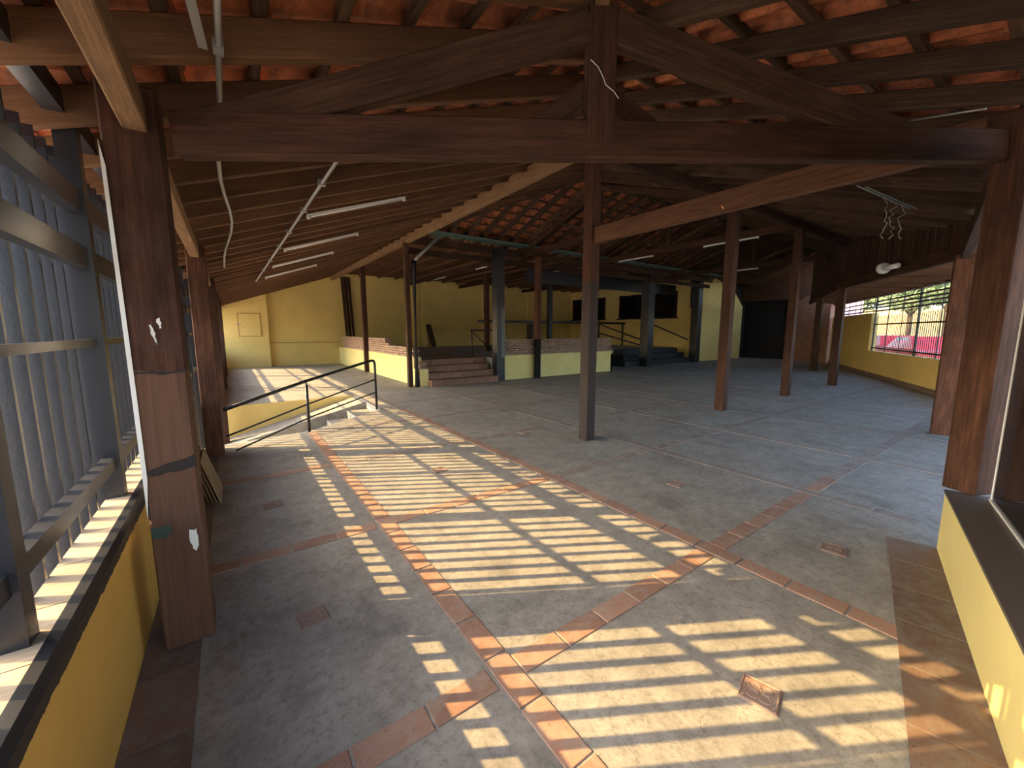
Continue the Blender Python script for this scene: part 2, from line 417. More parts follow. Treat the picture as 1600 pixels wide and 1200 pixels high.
# back wall
wb = empty('wall_back', (2, 21, 0)); struct(wb, 'tall yellow back wall behind stage and side aisle', 'wall')
def roofpoly(name, pts, y0, y1, m, parent):   # prism along y from x,z outline
    n = len(pts); v = [(x, y0, z) for x, z in pts]+[(x, y1, z) for x, z in pts]
    f = [tuple(range(n)), tuple(range(2*n-1, n-1, -1))]+[(i, n+i, n+(i+1) % n, (i+1) % n) for i in range(n)]
    return meshobj(name, v, f, m, parent)
roofpoly('wall_plaster', [(1.42, 0), (4.5, 0), (4.5, 4.45), (1.42, 3.38)], 21, 21.3, M['yellow'], wb)
roofpoly('wall_projection', [(-.5, 0), (1.42, 0), (1.42, 3.36), (-.5, 2.7)], 20.75, 21.3, M['yellow'], wb)
boxw('plaster_ledge', 1.42, 4.42, 20.975, 21.0, 1.05, 1.075, M['ochre_line'], wb)
boxw('wall_plaster', 4.5, 20.3, 21, 21.3, 0, 4.5, M['yellow'], wb)
for x in (8.2, 8.7, 12.6, 13.3, 16.0): boxw('pilaster', x, x+.28, 20.9, 21.0, .72, 4.4, M['yellow'], wb)
pb = empty('fuse_panel', (.72, 20.74, 1.85)); tag(pb, 'square yellow painted panel door with hinge on back wall', 'panel')
boxw('door', .33, 1.12, 20.725, 20.748, 1.38, 2.33, M['yellow'], pb)
for a in ((.31, .33, 1.36, 2.35), (1.12, 1.14, 1.36, 2.35), (.31, 1.14, 1.36, 1.38), (.31, 1.14, 2.33, 2.35)): boxw('frame', a[0], a[1], 20.72, 20.748, a[2], a[3], M['ochre_line'], pb)
boxw('latch', .28, .42, 20.715, 20.727, 1.86, 1.9, M['grey_metal'], pb)
# far right of the hall
we = empty('wall_stage_end', (20, 16, 0)); struct(we, 'yellow end wall right of the stage with black openings', 'wall')
for (y0, y1, z0, z1) in ((11.9, 21, .0, 2.35), (11.9, 21, 3.75, 4.5), (11.9, 12.75, 2.35, 3.75), (16.75, 17.85, 2.35, 3.75), (20.9, 21, 2.35, 3.75)):
    boxw('wall_plaster', 20, 20.25, y0, y1, z0, z1, M['yellow'], we)
for (y0, y1) in ((12.75, 16.75), (17.85, 20.9)):
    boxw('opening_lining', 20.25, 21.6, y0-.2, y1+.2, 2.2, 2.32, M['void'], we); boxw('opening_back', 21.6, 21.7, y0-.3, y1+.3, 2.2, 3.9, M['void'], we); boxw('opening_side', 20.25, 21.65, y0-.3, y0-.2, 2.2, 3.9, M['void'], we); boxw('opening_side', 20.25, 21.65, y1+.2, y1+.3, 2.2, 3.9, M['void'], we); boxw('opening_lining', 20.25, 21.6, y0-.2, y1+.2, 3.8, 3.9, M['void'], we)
    for q in (y0, y1): boxw('jamb', 20.0, 20.2, q-.05 if q == y1 else q, q if q == y1 else q+.12, 2.35, 3.75, M['wood_red'], we)
    boxw('window_ledge', 19.9, 20.05, y0-.1, y1+.1, 2.28, 2.36, M['black'], we)
wy = empty('wall_hall_end', (22, 11.5, 0)); struct(wy, 'bright yellow wall with sloping top at end of hall', 'wall')
v = [(19.8, 0), (24.6, 0), (24.6, 3.0), (23.6, 3.75), (21.1, 4.55), (19.8, 4.55)]
roofpoly('wall_plaster', v, 11.5, 11.8, M['yellow'], wy)
boxw('sun_leak_boarding', 19.8, 24.8, 11.81, 11.9, 2.8, 4.6, M['plank'], wy)  # dark boards added behind the wall to block a sun leak
me_ = link('light_switch', boxmesh(.1, .1, .03, .005, M['white']), parent=wy); me_.location = Vector((20.75, 11.49, 1.28))-wy.location; me_.rotation_euler = (math.pi/2, 0, 0)
wd = empty('wall_far', (26, 9, 0)); struct(wd, 'dark far wall and brick wall beyond the posts', 'wall')
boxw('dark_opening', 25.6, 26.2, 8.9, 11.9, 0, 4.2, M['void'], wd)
boxw('light_leak_wall', 24.5, 26.3, 11.8, 12.1, 0, 4.5, M['void'], wd)  # dark wall added to keep stray sunlight out of the far end
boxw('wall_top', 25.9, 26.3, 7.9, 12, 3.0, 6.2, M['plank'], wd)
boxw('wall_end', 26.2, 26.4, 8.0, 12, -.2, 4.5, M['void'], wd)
boxw('gable_boarding', 24.9, 25.1, 7.2, 11.9, 3.3, 5.5, M['plank'], wd)
bk = M['brick_tex'] = mat('brick_wall_far', (.3, .15, .1), .9); k = NB(bk)
bt = k.n('ShaderNodeTexBrick'); bt.inputs['Scale'].default_value = 1; bt.inputs['Color1'].default_value = (.34, .17, .11, 1); bt.inputs['Color2'].default_value = (.24, .11, .07, 1); bt.inputs['Mortar'].default_value = (.2, .16, .13, 1)
bt.inputs['Brick Width'].default_value = .24; bt.inputs['Row Height'].default_value = .075; bt.inputs['Mortar Size'].default_value = .008
gg = k.n('ShaderNodeNewGeometry'); sx = k.n('ShaderNodeSeparateXYZ'); cb = k.n('ShaderNodeCombineXYZ'); k.l(gg.outputs['Position'], sx.inputs[0]); k.l(sx.outputs[1], cb.inputs[0]); k.l(sx.outputs[2], cb.inputs[1]); k.l(cb.outputs[0], bt.inputs['Vector']); k.l(bt.outputs[0], k.b.inputs['Base Color'])
wallseg('brick_wall', (25.4, 8.9), (24.3, 7.0), .25, 0, 3.4, bk, wd)
boxw('door_jamb', 25.2, 25.45, 8.9, 9.3, 0, 3.4, M['yellow'], wd)
# window wall on the right
ww = empty('wall_window_side', (wpt(2)[0], wpt(2)[1], 0)); struct(ww, 'low yellow wall under the barred street windows at right', 'wall')
def wseg(name, s0, s1, o0, o1, z0, z1, m, parent): return prism(name, [wpt(s0, o0), wpt(s1, o0), wpt(s1, o1), wpt(s0, o1)], z0, z1, m, parent)
wseg('wall_body', -11, 5.3, 0, .2, -.3, .89, M['yellow'], ww)
wseg('wall_body', 5.3, 11, 0, .2, -.3, 2.24, M['yellow'], ww)
wseg('wall_head', -11, 11, 0, .2, 2.80, 3.3, M['wood'], ww)
bs = wseg('baseboard_right', -11, 11, -.02, 0, 0, .13, M['terra_dark'], None); struct(bs, 'dark red-brown skirting at foot of window wall', 'baseboard')
def wgrille(name, s0, s1, z0, z1, posts, rails, bars, label):
    g = empty(name, (*wpt(s0), z0)); struct(g, label, 'window')
    for s in posts: wseg('mullion', s-(.035 if s in (-2.95, -.9, 1.65, 5.2) else .013), s+(.035 if s in (-2.95, -.9, 1.65, 5.2) else .013), .06 if s in (-2.95, -.9, 1.65, 5.2) else .085, .10 if s in (-2.95, -.9, 1.65, 5.2) else .105, z0, z1, M['steel'], g)
    for z in rails: wseg('rail', s0, s1, .07, .12, z-.022, z+.022, M['steel'], g)
    if bars:
        s = s0+.1
        while s < s1: wseg('bar', s-.017, s+.017, .13, .137, z0-.1, bars+random.uniform(-.02, .02), M['steel'], g); s += .125
    return g
wgrille('window_2', -3.0, 5.3, .89, 2.80, (-2.95, -.9, .4, 1.65, 2.85, 4.0, 5.2), (1.0, 1.83, 2.30, 2.42, 2.52, 2.64), 2.12, 'wide street window with dark pointed bars and rails')
wgrille('window_3', 5.45, 10.5, 2.24, 2.80, (5.5, 6.3, 7.1, 7.8, 8.7, 9.6, 10.4), (2.32, 2.46, 2.62), None, 'narrow high window strip above yellow wall at far right')

# ================================================================ ROOF
tile_len, tile_w, course = .40, .215, .34
def tile_profile():
    P = []
    for i in range(9):
        t = i/8; P.append((t*tile_w-.5*tile_w, .038*math.sin(2*math.pi*t)+.012*math.sin(4*math.pi*t)))
    return P
def tile_arrays():
    V = []; F = []; P = tile_profile(); n = len(P)
    for L, zo in ((0, .012), (tile_len, -.012)):
        for (w, z) in P: V.append((L, w, z+zo))
        for (w, z) in P: V.append((L, w, z+zo+.013))
    for i in range(n-1):
        F.append((i, i+1, 2*n+i+1, 2*n+i)); F.append((n+i, 3*n+i, 3*n+i+1, n+i+1))
        F.append((i, n+i, n+i+1, i+1)); F.append((2*n+i, 2*n+i+1, 3*n+i+1, 3*n+i))
    return V, F
TV, TF = tile_arrays()
tme = bpy.data.meshes.new('roof_tile'); tme.from_pydata(TV, [], TF); tme.update(); tme.materials.append(M['rooftile'])
for p in tme.polygons: p.use_smooth = True
def tmat(kind, x, y):
    "local x runs up the slope"
    c = 1/math.sqrt(1+SL*SL); s = SL*c
    if kind == 1: X = Vector((c, 0, s)); Y = Vector((0, 1, 0)); z = zP1(x)
    elif kind == 2: X = Vector((0, c, s)); Y = Vector((-1, 0, 0)); z = zP2(y)+RD2-RD
    else: X = Vector((0, -c, s)); Y = Vector((1, 0, 0)); z = zP4(y)
    Z = X.cross(Y); m = Matrix((X, Y, Z)).transposed().to_4x4(); m.translation = Vector((x, y, z+RD+.085)); return m
def camdist(x, y, z): return math.sqrt(x*x+y*y+(z-CAM_H)**2)
fw = Vector((math.sin(AZ)*math.cos(PITCH), math.cos(AZ)*math.cos(PITCH), -math.sin(PITCH))); rt = Vector((math.cos(AZ), -math.sin(AZ), 0)); upv = rt.cross(fw)
def inview(x, y, z):
    d = Vector((x, y, z-CAM_H)); w = d.dot(fw)
    return w > .2 and abs(d.dot(rt)/w) < 1.36 and d.dot(upv)/w < 1.02
def fill_roof(kind, root, inside, u0, u1, w0, w1, nmax):
    """u along slope (plan), w across"""
    cand = []
    u = u0; row = 0
    while u < u1:
        w = w0
        while w < w1:
            x, y = (u, w) if kind == 1 else (w, u)
            cx, cy = (x+.17, y) if kind == 1 else (x, y+(.17 if kind == 2 else -.17))
            if inside(cx, cy):
                m = tmat(kind, x, y); cand.append((camdist(*m.translation) if inview(*m.translation) else 900, m))
            w += tile_w*.98
        u += course if kind != 4 else course
    cand.sort(key=lambda q: q[0])
    for d, m in cand[:nmax]:
        if d > 800: break
        o = link('roof_tile', tme, parent=root); mm_ = Matrix.Translation(root.location).inverted() @ m; mm_ = mm_ @ Matrix.Rotation(random.uniform(-.02, .02), 4, 'Z'); o.matrix_basis = mm_
    rest = [m for i, (d, m) in enumerate(cand) if i >= nmax or d > 800]
    tv = np.array([(*q, 1) for q in TV]); V = []; F = []
    for m in rest:
        a = (np.array(m) @ tv.T).T[:, :3]; b = len(V); V += a.tolist(); F += [tuple(i+b for i in f_) for f_ in TF]
    if V:
        o = meshobj('roof_tiles_far', V, F, M['rooftile'], root); o['kind'] = 'stuff'
ceilL = empty('ceiling_left', (1.5, 6, 2.6)); struct(ceilL, 'clay tile roof slope over the left aisle with close rafters', 'ceiling')
ceilR = empty('ceiling_right', (6, 3, 3.4)); struct(ceilR, 'clay tile roof slope rising from the right row of posts', 'ceiling')
ceilH = empty('ceiling_hall', (12, 9, 4.6)); struct(ceilH, 'clay tile roof slope falling toward the stage', 'ceiling')
fill_roof(1, ceilL, inP1, -1.15, 8, -1.2, 21.2, 150)
fill_roof(2, ceilR, inP2, -1.05, RIDGE, -1, XEND, 150)
fill_roof(4, ceilH, lambda x, y: inP4(x, y), RIDGE+.3, 11.4, 4.2, XEND, 0)
# rafters
def raft(root, a, b, m=M['rafter'], w=.065): return beam('rafter', a, b, w, RD*.95, m, root)
y = -.97
while y < 21:
    x1 = 0
    for i in range(900):
        x = -1.05+i*.01
        if inP1(x, y): x1 = x
    if x1 > -.5:
        o_ = RD/2
        raft(ceilL, (-1.05, y, zP1(-1.05)+o_), (x1, y, zP1(x1)+o_))
    y += .53
x = .0
while x < XEND-.2:
    y0 = -.95 if x < 4.25 else rrow_y(x)-.02; y1 = min(x-.1, RIDGE)
    if y1 > y0+.3: beam('rafter', (x, y0, zP2(y0)+RD2/2), (x, y1, zP2(y1)+RD2/2), .06, RD2, M['batten'], ceilR)
    y0 = max(RIDGE, 10.9-(x-4.15)); y1 = 10.95
    if x > 4.3: raft(ceilH, (x, y0, zP4(y0)+RD/2), (x, y1, zP4(y1)+RD/2), M['batten'])
    x += .53
# battens under the tile courses
bo = RD+.025
kx = -1.15+course
while kx < 7.4:
    y0 = max(-1.15, kx-.1); y1 = 21 if kx < 4.15 else 10.9-(kx-4.15)
    if y1 > y0: beam('batten', (kx, y0, zP1(kx)+bo), (kx, y1, zP1(kx)+bo), .05, .045, M['batten'], ceilL, up=(-SL, 0, 1))
    kx += course
ky = -1.05+course
while ky < RIDGE:
    x0 = max(ky+.1, -1.0)
    segs = []; x = x0; st = None
    while x <= XEND:
        ins = inP2(x+.01, ky)
        if ins and st is None: st = x
        if not ins and st is not None: segs.append((st, x)); st = None
        x += .05
    if st is not None: segs.append((st, XEND))
    for a, b in segs:
        if b-a > .2: beam('batten', (a, ky, zP2(ky)+bo+RD2-RD), (b, ky, zP2(ky)+bo+RD2-RD), .05, .045, M['batten'], ceilR, up=(0, -SL, 1))
    ky += course
ky = RIDGE+.3
while ky < 10.9:
    x0 = 10.9-ky+4.15; beam('batten', (x0, ky, zP4(ky)+bo), (XEND, ky, zP4(ky)+bo), .05, .03, M['batten'], ceilH, up=(0, SL, 1)); ky += course
# hips and ridge
def pz(p): return zP1(p[0])
for nm, a, b, lab in (('hip_beam', (-1.0, -1.1, zP1(-1.0)+.03), (7.55, 7.45, ZR+.03), 'tan hip beam passing over the king post of the near truss'),
                 ('hip_beam', (4.15, 10.9, zP1(4.15)+.03), (7.55, 7.5, ZR+.03), 'dark hip beam rising from the stage corner'),
                 ('ridge_beam', (7.5, RIDGE, ZR+.03), (XEND, RIDGE, ZR+.03), 'dark ridge beam along the top of the hall roof')):
    tag(beam(nm, a, b, .075, .17, M['wood_tan'] if 'tan' in lab else M['batten']), lab, 'beam')
def hipcaps(root, a, b, nm):
    a = Vector(a); b = Vector(b); d = (b-a).normalized(); side = d.cross(Vector((0,0,1))).normalized(); L = (b-a).length; n = int(L/.36); V = []; F = []
    for i in range(n):
        p0 = a+d*(i*L/n-.03); p1 = a+d*((i+1)*L/n+.03); k0 = len(V)
        for p, r in ((p0, .25), (p1, .23)):
            for j in range(7):
                t = math.pi*j/6; V.append(p+side*math.cos(t)*r+Vector((0,0,.13*math.sin(t)-.03)))
        for j in range(6): F.append((k0+j, k0+j+1, k0+7+j+1, k0+7+j))
    o = meshobj(nm, V, F, M['rooftile'], root); o['kind'] = 'stuff'
hipcaps(ceilR, (-1.1, -1.2, zP1(-1.1)+RD+.09), (7.55, 7.45, ZR+RD+.09), 'hip_cap_tiles')
hipcaps(ceilH, (4.05, 11.0, zP1(4.05)+RD+.09), (7.55, 7.45, ZR+RD+.09), 'hip_cap_tiles')
hipcaps(ceilH, (7.4, RIDGE, ZR+RD+.09), (XEND, RIDGE, ZR+RD+.09), 'ridge_cap_tiles')
# stage ceiling and lean-to ceiling
cs = empty('ceiling_stage', (12, 16, 4.3)); struct(cs, 'brown boarded ceiling over the raised stage', 'ceiling')
y = 10.95
while y < 21.2: boxw('board', 4.15, 20.3 if y > 12 else 26.2, y, y+.29, 4.36, 4.39, M['ceil_board'], cs); y += .3
x = 4.6
while x < 20: beam('rafter', (x, 11.0, 4.31), (x, 21, 4.31), .06, .1, M['rafter'], cs); x += .9
lt = empty('ceiling_lean_to', (14, 2.5, 2.8)); struct(lt, 'low dark lean-to ceiling between posts and street windows', 'ceiling')
RZ = [2.82, 2.72, 2.86, 2.92, 2.95]
RR = [(2.6, -2.6), *RROW[1:]]
for i in range(4):
    (xa, ya), (xb, yb) = (RROW[i], RROW[i+1]); za, zb = RZ[i]+.14, RZ[i+1]+.14
    sa = (Vector((xa, ya))-WA).dot(WD); sb = (Vector((xb, yb))-WA).dot(WD)
    p = [(xa, ya, za), (xb, yb, zb), (*wpt(sb, .12), 2.88), (*wpt(sa, .12), 2.88)]
    slab('ceiling_panel', p, -.03, M['plank'], lt)
    n = int((sb-sa)/.55)
    for j in range(n):
        t = (j+.5)/n; a = Vector(p[0]).lerp(Vector(p[1]), t); b = Vector(p[3]).lerp(Vector(p[2]), t)
        beam('rafter', a-Vector((0,0,.05)), b-Vector((0,0,.05)), .055, .09, M['rafter'], lt)

# ================================================================ THINGS: posts
def wpost(x, y, z0, z1, w, m, label, cat='post', group='dark wooden posts', rot=0, name='wooden_post', d=None):
    o = post(name, x, y, z0, z1, w, M[m], rot=rot, d=d); return tag(o, label, cat, group)
G1 = 'wooden posts along the left wall'; G2 = 'wooden posts standing in the hall'; G3 = 'wooden posts of the right row'
TA = Vector((-.28, 2.57)); TB = Vector((4.30, .36)); trot = math.atan2(TB.y-TA.y, TB.x-TA.x)
L1 = wpost(-.285, 2.57, 0, 2.66, .20, 'wood_near', 'thick worn post nearest at left with white paint smears', group=G1)
wpost(-.265, 6.25, 0, 2.62, .19, 'wood_worn', 'wooden post at left carrying the end of the stair handrail', group=G1)
wpost(-.265, 9.95, -.8, 2.62, .19, 'wood_red', 'wooden post beside the sunken ramp at the left wall', group=G1)
wpost(-.265, 13.6, 0, 2.62, .19, 'wood_red', 'wooden post in the sunlit side aisle nearer the ramp', group=G1)
wpost(-.265, 17.3, 0, 2.62, .19, 'wood_red', 'wooden post in the side aisle closest to the back wall', group=G1)
wpost(4.22, 4.06, 0, 4.0, .17, 'wood_c', 'two-tone post in the centre, brown above and dark grey below', group=G2)
wpost(8.08, 4.06, 0, 3.98, .18, 'wood_red', 'reddish brown post right of the two-tone centre post', group=G2)
wpost(11.18, 4.06, 0, 3.98, .17, 'wood_red', 'tall brown post, third in the row from the two-tone post', group=G2)
wpost(14.48, 4.06, 0, 2.9, .19, 'wood_red', 'short brown post at the near end of the boarded upper wall bend', group=G3)
wpost(19.25, 6.06, 0, 2.95, .2, 'wood', 'farthest short post in front of the brick wall', group=G3)
wpost(9.0, 1.09, 0, 2.72, .22, 'wood_worn', 'dark post in front of the street window at right', group=G3, rot=.2)
RP = wpost(4.26, .34, .462, 3.0, .19, 'wood_worn', 'large brown post standing on the end of the right parapet', group=G3, rot=trot)
wpost(4.13, 10.92, 0, 4.02, .13, 'wood', 'slim post with black downpipe at left of the stage steps', group='posts around the stage')
wpost(4.30, 15.97, 0, 4.02, .17, 'wood_red', 'slim brown post against the brick side wall of the stage', group='posts around the stage')
wpost(8.50, 10.55, 0, 4.02, .17, 'wood_bl', 'brown post with black painted foot before the stage wall', group='posts around the stage')
wpost(9.35, 15.2, .72, 4.05, .19, 'wood_red', 'brown post standing on the raised stage floor', group='posts around the stage')
wpost(12.4, 14.5, .72, 4.05, .2, 'black', 'black post at the middle of the stage', group='posts around the stage')
wpost(15.6, 15.0, .72, 4.05, .2, 'black', 'black post on the stage before the black openings', group='posts around the stage')
bp_ = post('black_pillar', 7.05, 10.75, 0, 4.13, .3, M['black'])
M['patch_grey'] = mat('pillar_patch_grey', (.16, .17, .165), .6)
on_p = boxw('grey_patch', 7.07, 7.195, 10.592, 10.602, .75, 2.3, M['patch_grey']); on_p.parent = bp_; on_p.matrix_parent_inverse = bp_.matrix_basis.inverted()  # thin plate, lighter grey than the pillar, on its front face
tag(bp_, 'broad black pillar at the right of the stage steps', 'pillar', 'black pillars')
tag(post('black_pillar', 15.45, 11.3, 0, 4.3, .42, M['black']), 'black pillar left of the black steps', 'pillar', 'black pillars')
tag(post('black_pillar', 19.6, 11.4, 0, 4.5, .38, M['black']), 'black pillar against the yellow wall end', 'pillar', 'black pillars')
# white paint smears on the near post, bolts plate on the second one
def smear(cx, cz, pts, face_y, m=M['white']):
    q = []
    for (a, b), (a2, b2) in zip(pts, pts[1:]+pts[:1]):
        for t in (0, .25, .5, .75): q.append((a+(a2-a)*t+random.uniform(-.0025, .0025), b+(b2-b)*t+random.uniform(-.005, .005)))
    v = [(cx+a, face_y, cz+b) for a, b in q]; n = len(v)
    v += [(p[0], p[1]+.004, p[2]) for p in v]
    return meshobj('paint_smear', v, [tuple(range(n)), tuple(range(2*n-1, n-1, -1))]+[(i, n+i, n+(i+1) % n, (i+1) % n) for i in range(n)], m)
def on_post(o, po):
    o.parent = po; o.matrix_parent_inverse = po.matrix_basis.inverted()
fy = 2.57-.1-.003
on_post(smear(-.298, 1.60, [(-.006, .03), (.004, .028), (.014, -.01), (.02, -.06), (.016, -.06), (.004, -.02)], fy), L1)
on_post(smear(-.268, 1.635, [(-.004, .02), (.006, .022), (.011, 0), (.010, -.025), (.003, -.02), (-.004, .004)], fy), L1)
on_post(smear(-.225, .55, [(-.02, .06), (.012, .055), (.016, -.03), (.0, -.06), (-.016, -.02)], fy), L1)
M['soot'] = mat('black_stain', (.02, .014, .012), .8); M['green_paint'] = mat('old_green_paint', (.035, .06, .048), .7)
on_post(smear(-.285, 1.40, [(-.098, .012), (-.03, .018), (.05, .010), (.098, .02), (.098, .006), (.02, -.004), (-.06, .002), (-.098, -.004)], fy, M['soot']), L1)
on_post(smear(-.285, .93, [(-.03, .035), (.098, .06), (.098, 0), (.02, -.01), (-.06, -.02), (-.098, .0)], fy, M['soot']), L1)
on_post(smear(-.335, .62, [(-.045, .035), (.02, .04), (.03, 0), (0, -.03), (-.045, -.02)], fy, M['green_paint']), L1)
on_post(meshobj('paint_drip', [(-.388, fy-.001, .7), (-.372, fy-.001, .9), (-.372, fy-.001, 1.3), (-.378, fy-.001, 2.3), (-.392, fy-.001, 2.4), (-.392, 2.60, 2.4), (-.392, 2.60, .7)], [(0,1,2,3,4), (0,4,5,6)], M['white']), L1)
dp = tube('downpipe', [(4.29, 10.80, 0), (4.29, 10.80, 3.4), (4.31, 10.78, 3.52)], .07, M['black'], seg=12)
dpb = tube('pipe_bend', [(4.31, 10.78, 3.50), (4.42, 10.72, 3.65), (4.95, 10.55, 4.2)], .05, M['grey_metal'], seg=10); dpb.parent = dp; dpb['label'] = 'pale grey slanting pipe end'; tag(dp, 'black downpipe beside the slim stage post', 'pipe')

# beams along the post rows
def tbeam(name, a, b, w, h, m, label, group=None): return tag(beam(name, a, b, w, h, M[m]), label, 'beam', group)
tbeam('wall_plate', (-.27, -1.0, 2.53), (-.27, 2.47, 2.53), .085, .13, 'wood_tan', 'pale tan wall plate beam at upper left before the near post')
tbeam('wall_plate', (-.27, 2.67, 2.53), (-.27, 6.15, 2.53), .085, .13, 'wood_tan', 'tan wall plate beam behind the near left post')
tbeam('wall_plate', (-.27, 6.35, 2.53), (-.27, 20.75, 2.53), .085, .13, 'wood_tan', 'long wall plate beam over the side aisle posts')
tbeam('roof_beam', (4.15, 4.15, 4.09), (4.15, 20.7, 4.09), .14, .22, 'wood_tan', 'long rough tan beam running from centre post to the back wall')
tbeam('roof_beam', (4.22, .50, 2.90), (4.22, 4.0, 2.90), .09, .21, 'wood_light_red', 'reddish beam from the right parapet post to the two-tone post')
tbeam('roof_beam', (4.3, 4.06, 4.07), (24.5, 4.06, 4.07), .10, .18, 'wood_red', 'beam over the row of hall posts')
tbeam('roof_beam', (4.1, 10.92, 4.10), (20, 10.92, 4.10), .10, .2, 'wood', 'upper beam across the front of the stage', 'stage front beams')
tbeam('roof_beam', (4.1, 11.05, 3.82), (20, 11.05, 3.82), .08, .16, 'wood', 'lower beam across the front of the stage', 'stage front beams')
for x, l in ((8.15, 'over the post on the stage floor'), (11.1, 'carrying tube lights at mid stage'), (15.6, 'near the stage end wall')):
    tbeam('roof_beam', (x, 11.1, 4.13), (x, 21, 4.13), .1, .18, 'wood_red', 'stage ceiling beam '+l, 'stage ceiling beams')
for i in range(4):
    (xa, ya), (xb, yb) = RROW[i], RROW[i+1]
    tbeam('roof_beam', (xa, ya, RZ[i]+.03), (xb, yb, RZ[i+1]+.03), .1, .2, 'wood', ['dark beam from the parapet post to the window post', 'dark beam from the window post under the boarded wall', 'dark beam under the far boarded wall', 'short dark beam at the far brick wall'][i], 'right row beams')
# boarded wall above the right row
bw = empty('wall_boarded', (9, 1.1, 2.8)); struct(bw, 'dark vertical plank boarding above the right row of posts', 'wall')
for i in range(4):
    (xa, ya), (xb, yb) = RROW[i], RROW[i+1]; L = math.hypot(xb-xa, yb-ya); n = int(L/.14)
    d = Vector((xb-xa, yb-ya)).normalized()
    for j in range(n):
        t = (j+.5)/n; x, y = xa+(xb-xa)*t, ya+(yb-ya)*t; zb_ = RZ[i]+(RZ[i+1]-RZ[i])*t+.1; zt = zP2(y)+RD
        if zt-zb_ < .1: continue
        beam('board', (x, y, zb_), (x, y, zt), .13, .02+.01*(j % 2), M['plank'], bw, up=(d.y, -d.x, 0), bev=.003)

# near truss
tr = empty('near_truss', (1.73, 1.61, 2.5)); tag(tr, 'large dark timber truss with king post spanning the foreground', 'truss')
td = (TB-TA).normalized()
def tp(s, z): p = TA.lerp(TB, s); return Vector((p.x, p.y, z))
beam('tie_beam', tp(.032, 2.49), tp(.972, 2.778), .08, .19, M['wood_red'], tr)
sk_ = .434
beam('king_post', tp(sk_, 2.60), tp(sk_, 3.27), .15, .085, M['wood_red'], tr, up=(-td.y, td.x, 0))
beam('principal_rafter', tp(.04, 2.49), tp(sk_-.012, 3.16), .075, .16, M['wood'], tr)
beam('principal_rafter', tp(.85, 2.74), tp(sk_+.012, 3.17), .075, .175, M['wood'], tr)
nb = Vector((-td.y, td.x, 0))
if nb.y < 0: nb = -nb
for s, q in ((-1, .035), (1, .045)):
    beam('strut', tp(sk_, 2.93)+nb*.09, tp(sk_+s*q*2, 2.66)+nb*.09, .06, .12, M['wood'], tr)
tube('white_wire', [tp(sk_-.014, 2.98)-nb*.05, tp(sk_-.006, 2.95)-nb*.05, tp(sk_, 2.9)-nb*.05, tp(sk_+.002, 2.87)-nb*.052, tp(sk_+.012, 2.84)-nb*.05, tp(sk_+.017, 2.81)-nb*.05], .002, M['white'], tr, 5)
# hall trusses
for x, lab in ((8.08, 'nearest hall truss behind the two-tone post'), (11.15, 'hall truss carrying tube lights'), (16.6, 'dark hall truss near the far wall')):
    t = empty('hall_truss', (x, RIDGE, 4.0)); tag(t, lab, 'truss', 'hall trusses')
    beam('tie_beam', (x, 4.06 if x < 15 else 5.1, 4.08), (x, 10.95, 4.08), .09, .18, M['wood_red'], t)
    beam('king_post', (x, RIDGE, 4.15), (x, RIDGE, ZR-.05), .12, .1, M['wood'], t, up=(1, 0, 0))
    for y0 in (4.2, 10.8): beam('principal_rafter', (x, y0, zP2(4.2)-.06 if y0 < 5 else zP4(10.8)-.06), (x, RIDGE, ZR-.12), .08, .15, M['wood'], t)
    for s in (-1, 1): beam('strut', (x, RIDGE+s*.1, 4.2), (x, RIDGE+s*1.5, zP2(RIDGE-1.5)-.2), .06, .1, M['wood'], t)
gu = boxw('roof_gutter', 4.2, 20, 10.36, 10.86, 4.27, 4.30, M['gutter']); tag(gu, 'green-grey gutter along the eave above the stage front', 'gutter')

# ================================================================ stage
st = empty('floor_stage', (8, 12, 0)); struct(st, 'raised stage platform with brick-topped yellow front', 'stage')
prism('platform', [(4.6, 11.45), (7.0, 11.45), (7.0, 10.95), (12.4, 10.95), (12.4, 12.8), (20, 12.8), (20, 21), (4.6, 21)], 0, .72, M['concrete'], st)
wallseg('front_wall', (7.2, 10.72), (12.5, 10.72), -.22, 0, .80, M['yellow_pale'], st)
wallseg('front_wall', (12.5, 10.72), (12.5, 12.8), -.1, 0, .72, M['yellow_pale'], st)
boxw('side_wall', 4.36, 4.6, 11.2, 21, 0, .82, M['yellow_pale'], st)
boxw('stair_pier', 4.36, 4.62, 10.75, 11.2, 0, .5, M['yellow_pale'], st)
bme = boxmesh(.225, .2, .068, .008, M['brick'])
def brickrow(p, d, n, z, off):
    for i in range(n):
        o = link('brick', bme, parent=st); q = Vector(p)+Vector(d)*(i*.235+off)
        o.location = Vector((q.x+random.uniform(-.006, .006), q.y+random.uniform(-.006, .006), z))-st.location
        o.rotation_euler = (0, 0, math.atan2(d[1], d[0])+random.uniform(-.02, .02))
for r in range(7): brickrow((7.2, 10.83), (1, 0), 22 if r % 2 == 0 else 22, .835+r*.076, 0 if r % 2 == 0 else .11)
for r in range(7):
    ys = 13.6-.0 if r > 3 else 11.25
    if r > 3: ys = 13.3+(r-3)*.18
    n = int((20.6-ys)/.235); brickrow((4.47, ys), (0, 1), min(n, 38), .855+r*.076-(.0), 0 if r % 2 == 0 else .11)
for r in range(9): brickrow((4.49, 10.78), (0, 1), 2, .04+r*.078, 0 if r % 2 == 0 else .06)
